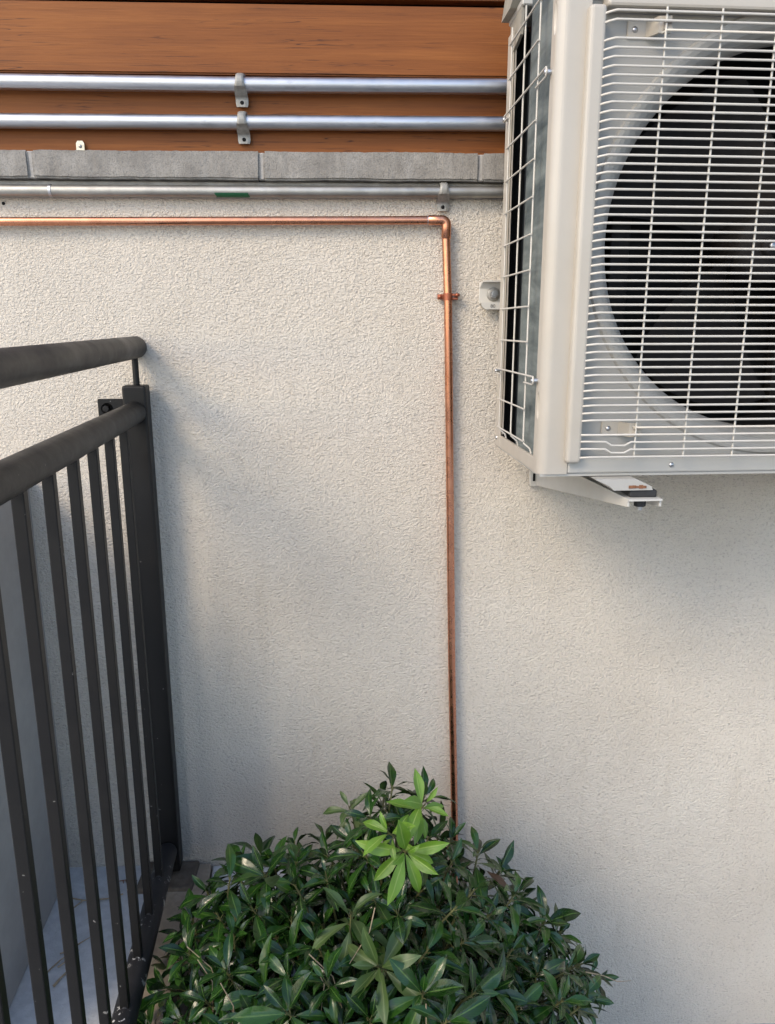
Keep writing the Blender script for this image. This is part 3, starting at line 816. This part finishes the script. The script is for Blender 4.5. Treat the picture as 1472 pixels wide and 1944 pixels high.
# whorls.append((Vector((-.055, -.64, .055)), Vector((.2, -.55, .75)).normalized(), .05, 8, 'olive'))
for depth, dmin, tries, szf in ((-.010, .055, 4500, 1.0), (.06, .053, 3500, 1.0), (.14, .062, 2200, 1.0)):
    for _ in range(tries):
        x = random.uniform(-.52, .54); y = random.uniform(-.86, -.05)
        z = surf(x, y)
        if z is None: continue
        n = normal(x, y)
        lump = .075 * noise.noise((x * 7, y * 7, 3.1)) + random.choice((0, 0, 0, .02))
        p = Vector((x, y, z)) - n * (.045 + depth + random.uniform(0, .03)) + Vector((0, 0, lump))
        if p.y > -.045 or p.z < -.49: continue
        if not far_enough(p, dmin): continue
        if any(q[4] == 'lime' and (p - q[0]).length < .085 for q in whorls): continue
        ax = (n * .75 + Vector((random.uniform(-.4, .4), random.uniform(-.4, .3), .55))).normalized()
        whorls.append((p, ax, random.uniform(.041, .066) * szf, random.randint(9, 14), 'olive' if random.random() < .012 else 'leaf'))
LV = []           # (matrix, key, shape)
stems = MB()
ga = rad(137.5)
for (p, ax, sz, cnt, key) in whorls:
    q = ax.to_track_quat('Z', 'Y').to_matrix().to_4x4(); a0 = random.uniform(0, 6.28)
    # twig: runs back and down into the bush
    back = Vector((SB.x, SB.y, -.4)) - p; back.normalize()
    pts = [p + ax * .004, p - ax * .035, p - ax * .06 + back * .05, p - ax * .06 + back * .14 + Vector((0, 0, -.03))]
    stems.tube(pts, [.0014, .0019, .0024, .0028], 5, False)
    for i in range(cnt):
        t = i / (cnt - 1)
        el = rad(random.uniform(-8, 8) + 68 - 88 * t) if key != 'lime' else rad(random.uniform(-8, 8) + 62 - 72 * t)
        s = sz * (1.0 + .18 * sin(pi * t)) * random.uniform(.68, 1.18) * (.70 if t < .12 else 1)
        az = a0 + ga * i
        mt = Matrix.Translation(p - ax * (.030 * t)) @ q @ Matrix.Rotation(az, 4, 'Z') @ Matrix.Rotation(el, 4, 'X') \
            @ Matrix.Rotation(random.uniform(-.35, .35), 4, 'Y') @ Matrix.Translation((0, .007, 0)) @ Matrix.Diagonal((s, s, s, 1))
        d0 = (mt.to_3x3() @ Vector((0, 1, 0))).normalized()          # older leaves sag a little
        sag = d0.rotation_difference((d0 + Vector((0, 0, -.10 - .28 * t))).normalized()).to_matrix().to_4x4()
        o0 = mt.translation.copy(); mt = Matrix.Translation(o0) @ sag @ Matrix.Translation(-o0) @ mt
        LV.append((mt, key, random.randrange(len(shapes))))
        stems.tube([p - ax * (.030 * t + .002), mt @ Vector((0, .06, 0))], [.0008, .0007], 4, False)
# a few single odd leaves: pale ones and dead brown ones
for pos, ax, s, key in (((-.155, -.42, .275), (.1, -.5, .9), .085, 'olive'), ((-.22, -.62, .06), (-.1, -.5, .8), .06, 'olive'), ((.232, -.34, .232), (.6, -.5, -.1), .05, 'dead'), ((-.05, -.62, .05), (-.3, -.6, -.4), .05, 'dead'), ((.365, -.48, -.04), (-.1, -.6, .8), .045, 'lime')):
    a = Vector(ax).normalized(); q = a.to_track_quat('Y', 'Z').to_matrix().to_4x4()
    LV.append((Matrix.Translation(pos) @ q @ Matrix.Diagonal((s, s, s, 1)), key, 2))

fw = Vector((sin(rad(2.2)) * cos(rad(13.5)), cos(rad(2.2)) * cos(rad(13.5)), -sin(rad(13.5))))
def key_near(e):
    c = e[0] @ Vector((0, .5, 0)); d = c - cam.location
    dep = d.dot(fw); off = (d - fw * dep).length / dep
    z = surf(c.x, c.y); inside = 0 if z is None else max(0, z - c.z - .05)
    return dep + (9 if off > .80 else 0) + inside * 6 + (0 if e[1] == 'leaf' else -3)
LV.sort(key=key_near)
Minv = Matrix.Translation(-SB)
rest = {}
for i, (mt, key, sh) in enumerate(LV):
    if i < 298:
        o = bpy.data.objects.new('leaf', MES[key][sh]); COL.objects.link(o); o.parent = SH
        o.matrix_local = Minv @ mt
        if key == 'lime': o['label'] = 'bright lime green young leaf'
        elif key == 'dead': o['label'] = 'withered brown leaf'
        elif key == 'olive': o['label'] = 'pale olive leaf'
    else:
        rest.setdefault(key, []).append((mt, sh))
for key, lst in rest.items():
    vs = []; fs = []; uvl = []
    for mt, sh in lst:
        me = MES[key][sh]; b = len(vs); T = Minv @ mt
        vs += [tuple(T @ v.co) for v in me.vertices]
        for p in me.polygons: fs.append([b + k for k in p.vertices])
        uvl += [tuple(d.uv) for d in me.uv_layers[0].data]
    me = bpy.data.meshes.new('foliage'); me.from_pydata(vs, [], fs)
    ul = me.uv_layers.new(name='uv'); ul.data.foreach_set('uv', [c for t_ in uvl for c in t_])
    me.polygons.foreach_set('use_smooth', [True] * len(fs)); me.materials.append(M[key])
    o = bpy.data.objects.new('foliage', me); COL.objects.link(o); o.parent = SH; o['kind'] = 'stuff'
for v in range(len(stems.v)): stems.v[v] = stems.v[v] - SB
so = stems.build('twigs', M['stem'], SH, fix=False); so['kind'] = 'stuff'
for k in range(9):
    a = 2 * pi * k / 9 + .3; r = random.uniform(.15, .34)
    e = Vector((r * cos(a) * 1.15, r * sin(a) * .7, random.uniform(.25, .5)))
    pts = [Vector((.02 * cos(a), .02 * sin(a), -.02)), e * .35 + Vector((0, 0, .08)), e * .7 + Vector((.02 * sin(k), .02 * cos(k), .05)), e]
    MB().tube(pts, [.011, .009, .006, .003], 8).build('branch', M['branch'], SH)
# bare twig poking out at the right
MB().tube([Vector((.435, -.33, -.01)) - SB, Vector((.475, -.32, -.03)) - SB, Vector((.505, -.315, -.05)) - SB, Vector((.535, -.31, -.054)) - SB], [.0013, .0011, .0009, .0006], 6).build('bare_twig', M['twig'], SH)
random.seed(11)
for k in range(7):                                  # dry stalks hanging through the leaves
    x = random.uniform(-.32, .2); y = random.uniform(-.66, -.45); z = surf(x, y)
    if z is None: continue
    p = Vector((x, y, z - .01)) - SB; d = Vector((random.uniform(-.06, .06), -.015, -.09))
    MB().tube([p, p + d * .5 + Vector((.012, 0, .008)), p + d], [.0010, .0009, .0006], 5).build('dry_stalk', M['twig'], SH)

# ------------------------------------------------------------------ litter on the walkway
random.seed(5)
lit = [((-.585, -.115, .002), 'forked dry stalk on the walkway beside the low grey wall'),
       ((-.525, -.055, .002), 'brown shrivelled leaf on the walkway below the stucco'),
       ((-.600, -.30, .002), 'pale dry grass blades against the foot of the low grey wall')]
o = tag(MB().tube([(-.06, .015, .001), (-.02, 0, .004), (.03, .004, .003), (.06, .02, .001)], .0016, 5).tube([(-.02, 0, .004), (-.035, -.02, .001)], .0013, 5).build('dry_stalk', M['twig']), lit[0][1], 'stalk')
o.location = lit[0][0]
m_ = MB(); m_.tube([(-.02, 0, .002), (0, .002, .004), (.02, 0, .002)], [.001, .001, .0006], 5)
for k in range(5):
    m_.tube([(-.012 + .007 * k, .001, .003), (-.008 + .007 * k, -.008, .0015)], [.0016, .0005], 5)
o = tag(m_.build('dry_leaf', M['rust']), lit[1][1], 'leaf'); o.location = lit[1][0]
m_ = MB()
for k in range(6):
    a = random.uniform(.2, 1.3); l_ = random.uniform(.03, .06); x = random.uniform(-.01, .02); y = random.uniform(-.05, .05)
    m_.tube([(x, y, .001), (x + l_ * .5 * cos(a), y + l_ * .5 * sin(a), .004), (x + l_ * cos(a), y + l_ * sin(a), .001)], [.0014, .0014, .0005], 5)
o = tag(m_.build('dry_grass', M['twig']), lit[2][1], 'grass'); o.location = lit[2][0]
# small drilled hole plug at the left of the stucco
MB().lathe([(0, .0012), (.0028, .001), (.0032, 0)], (-.661, 0, 1.4405), (0, -1, 0), 10).build('drill_hole', M['black'], wall)
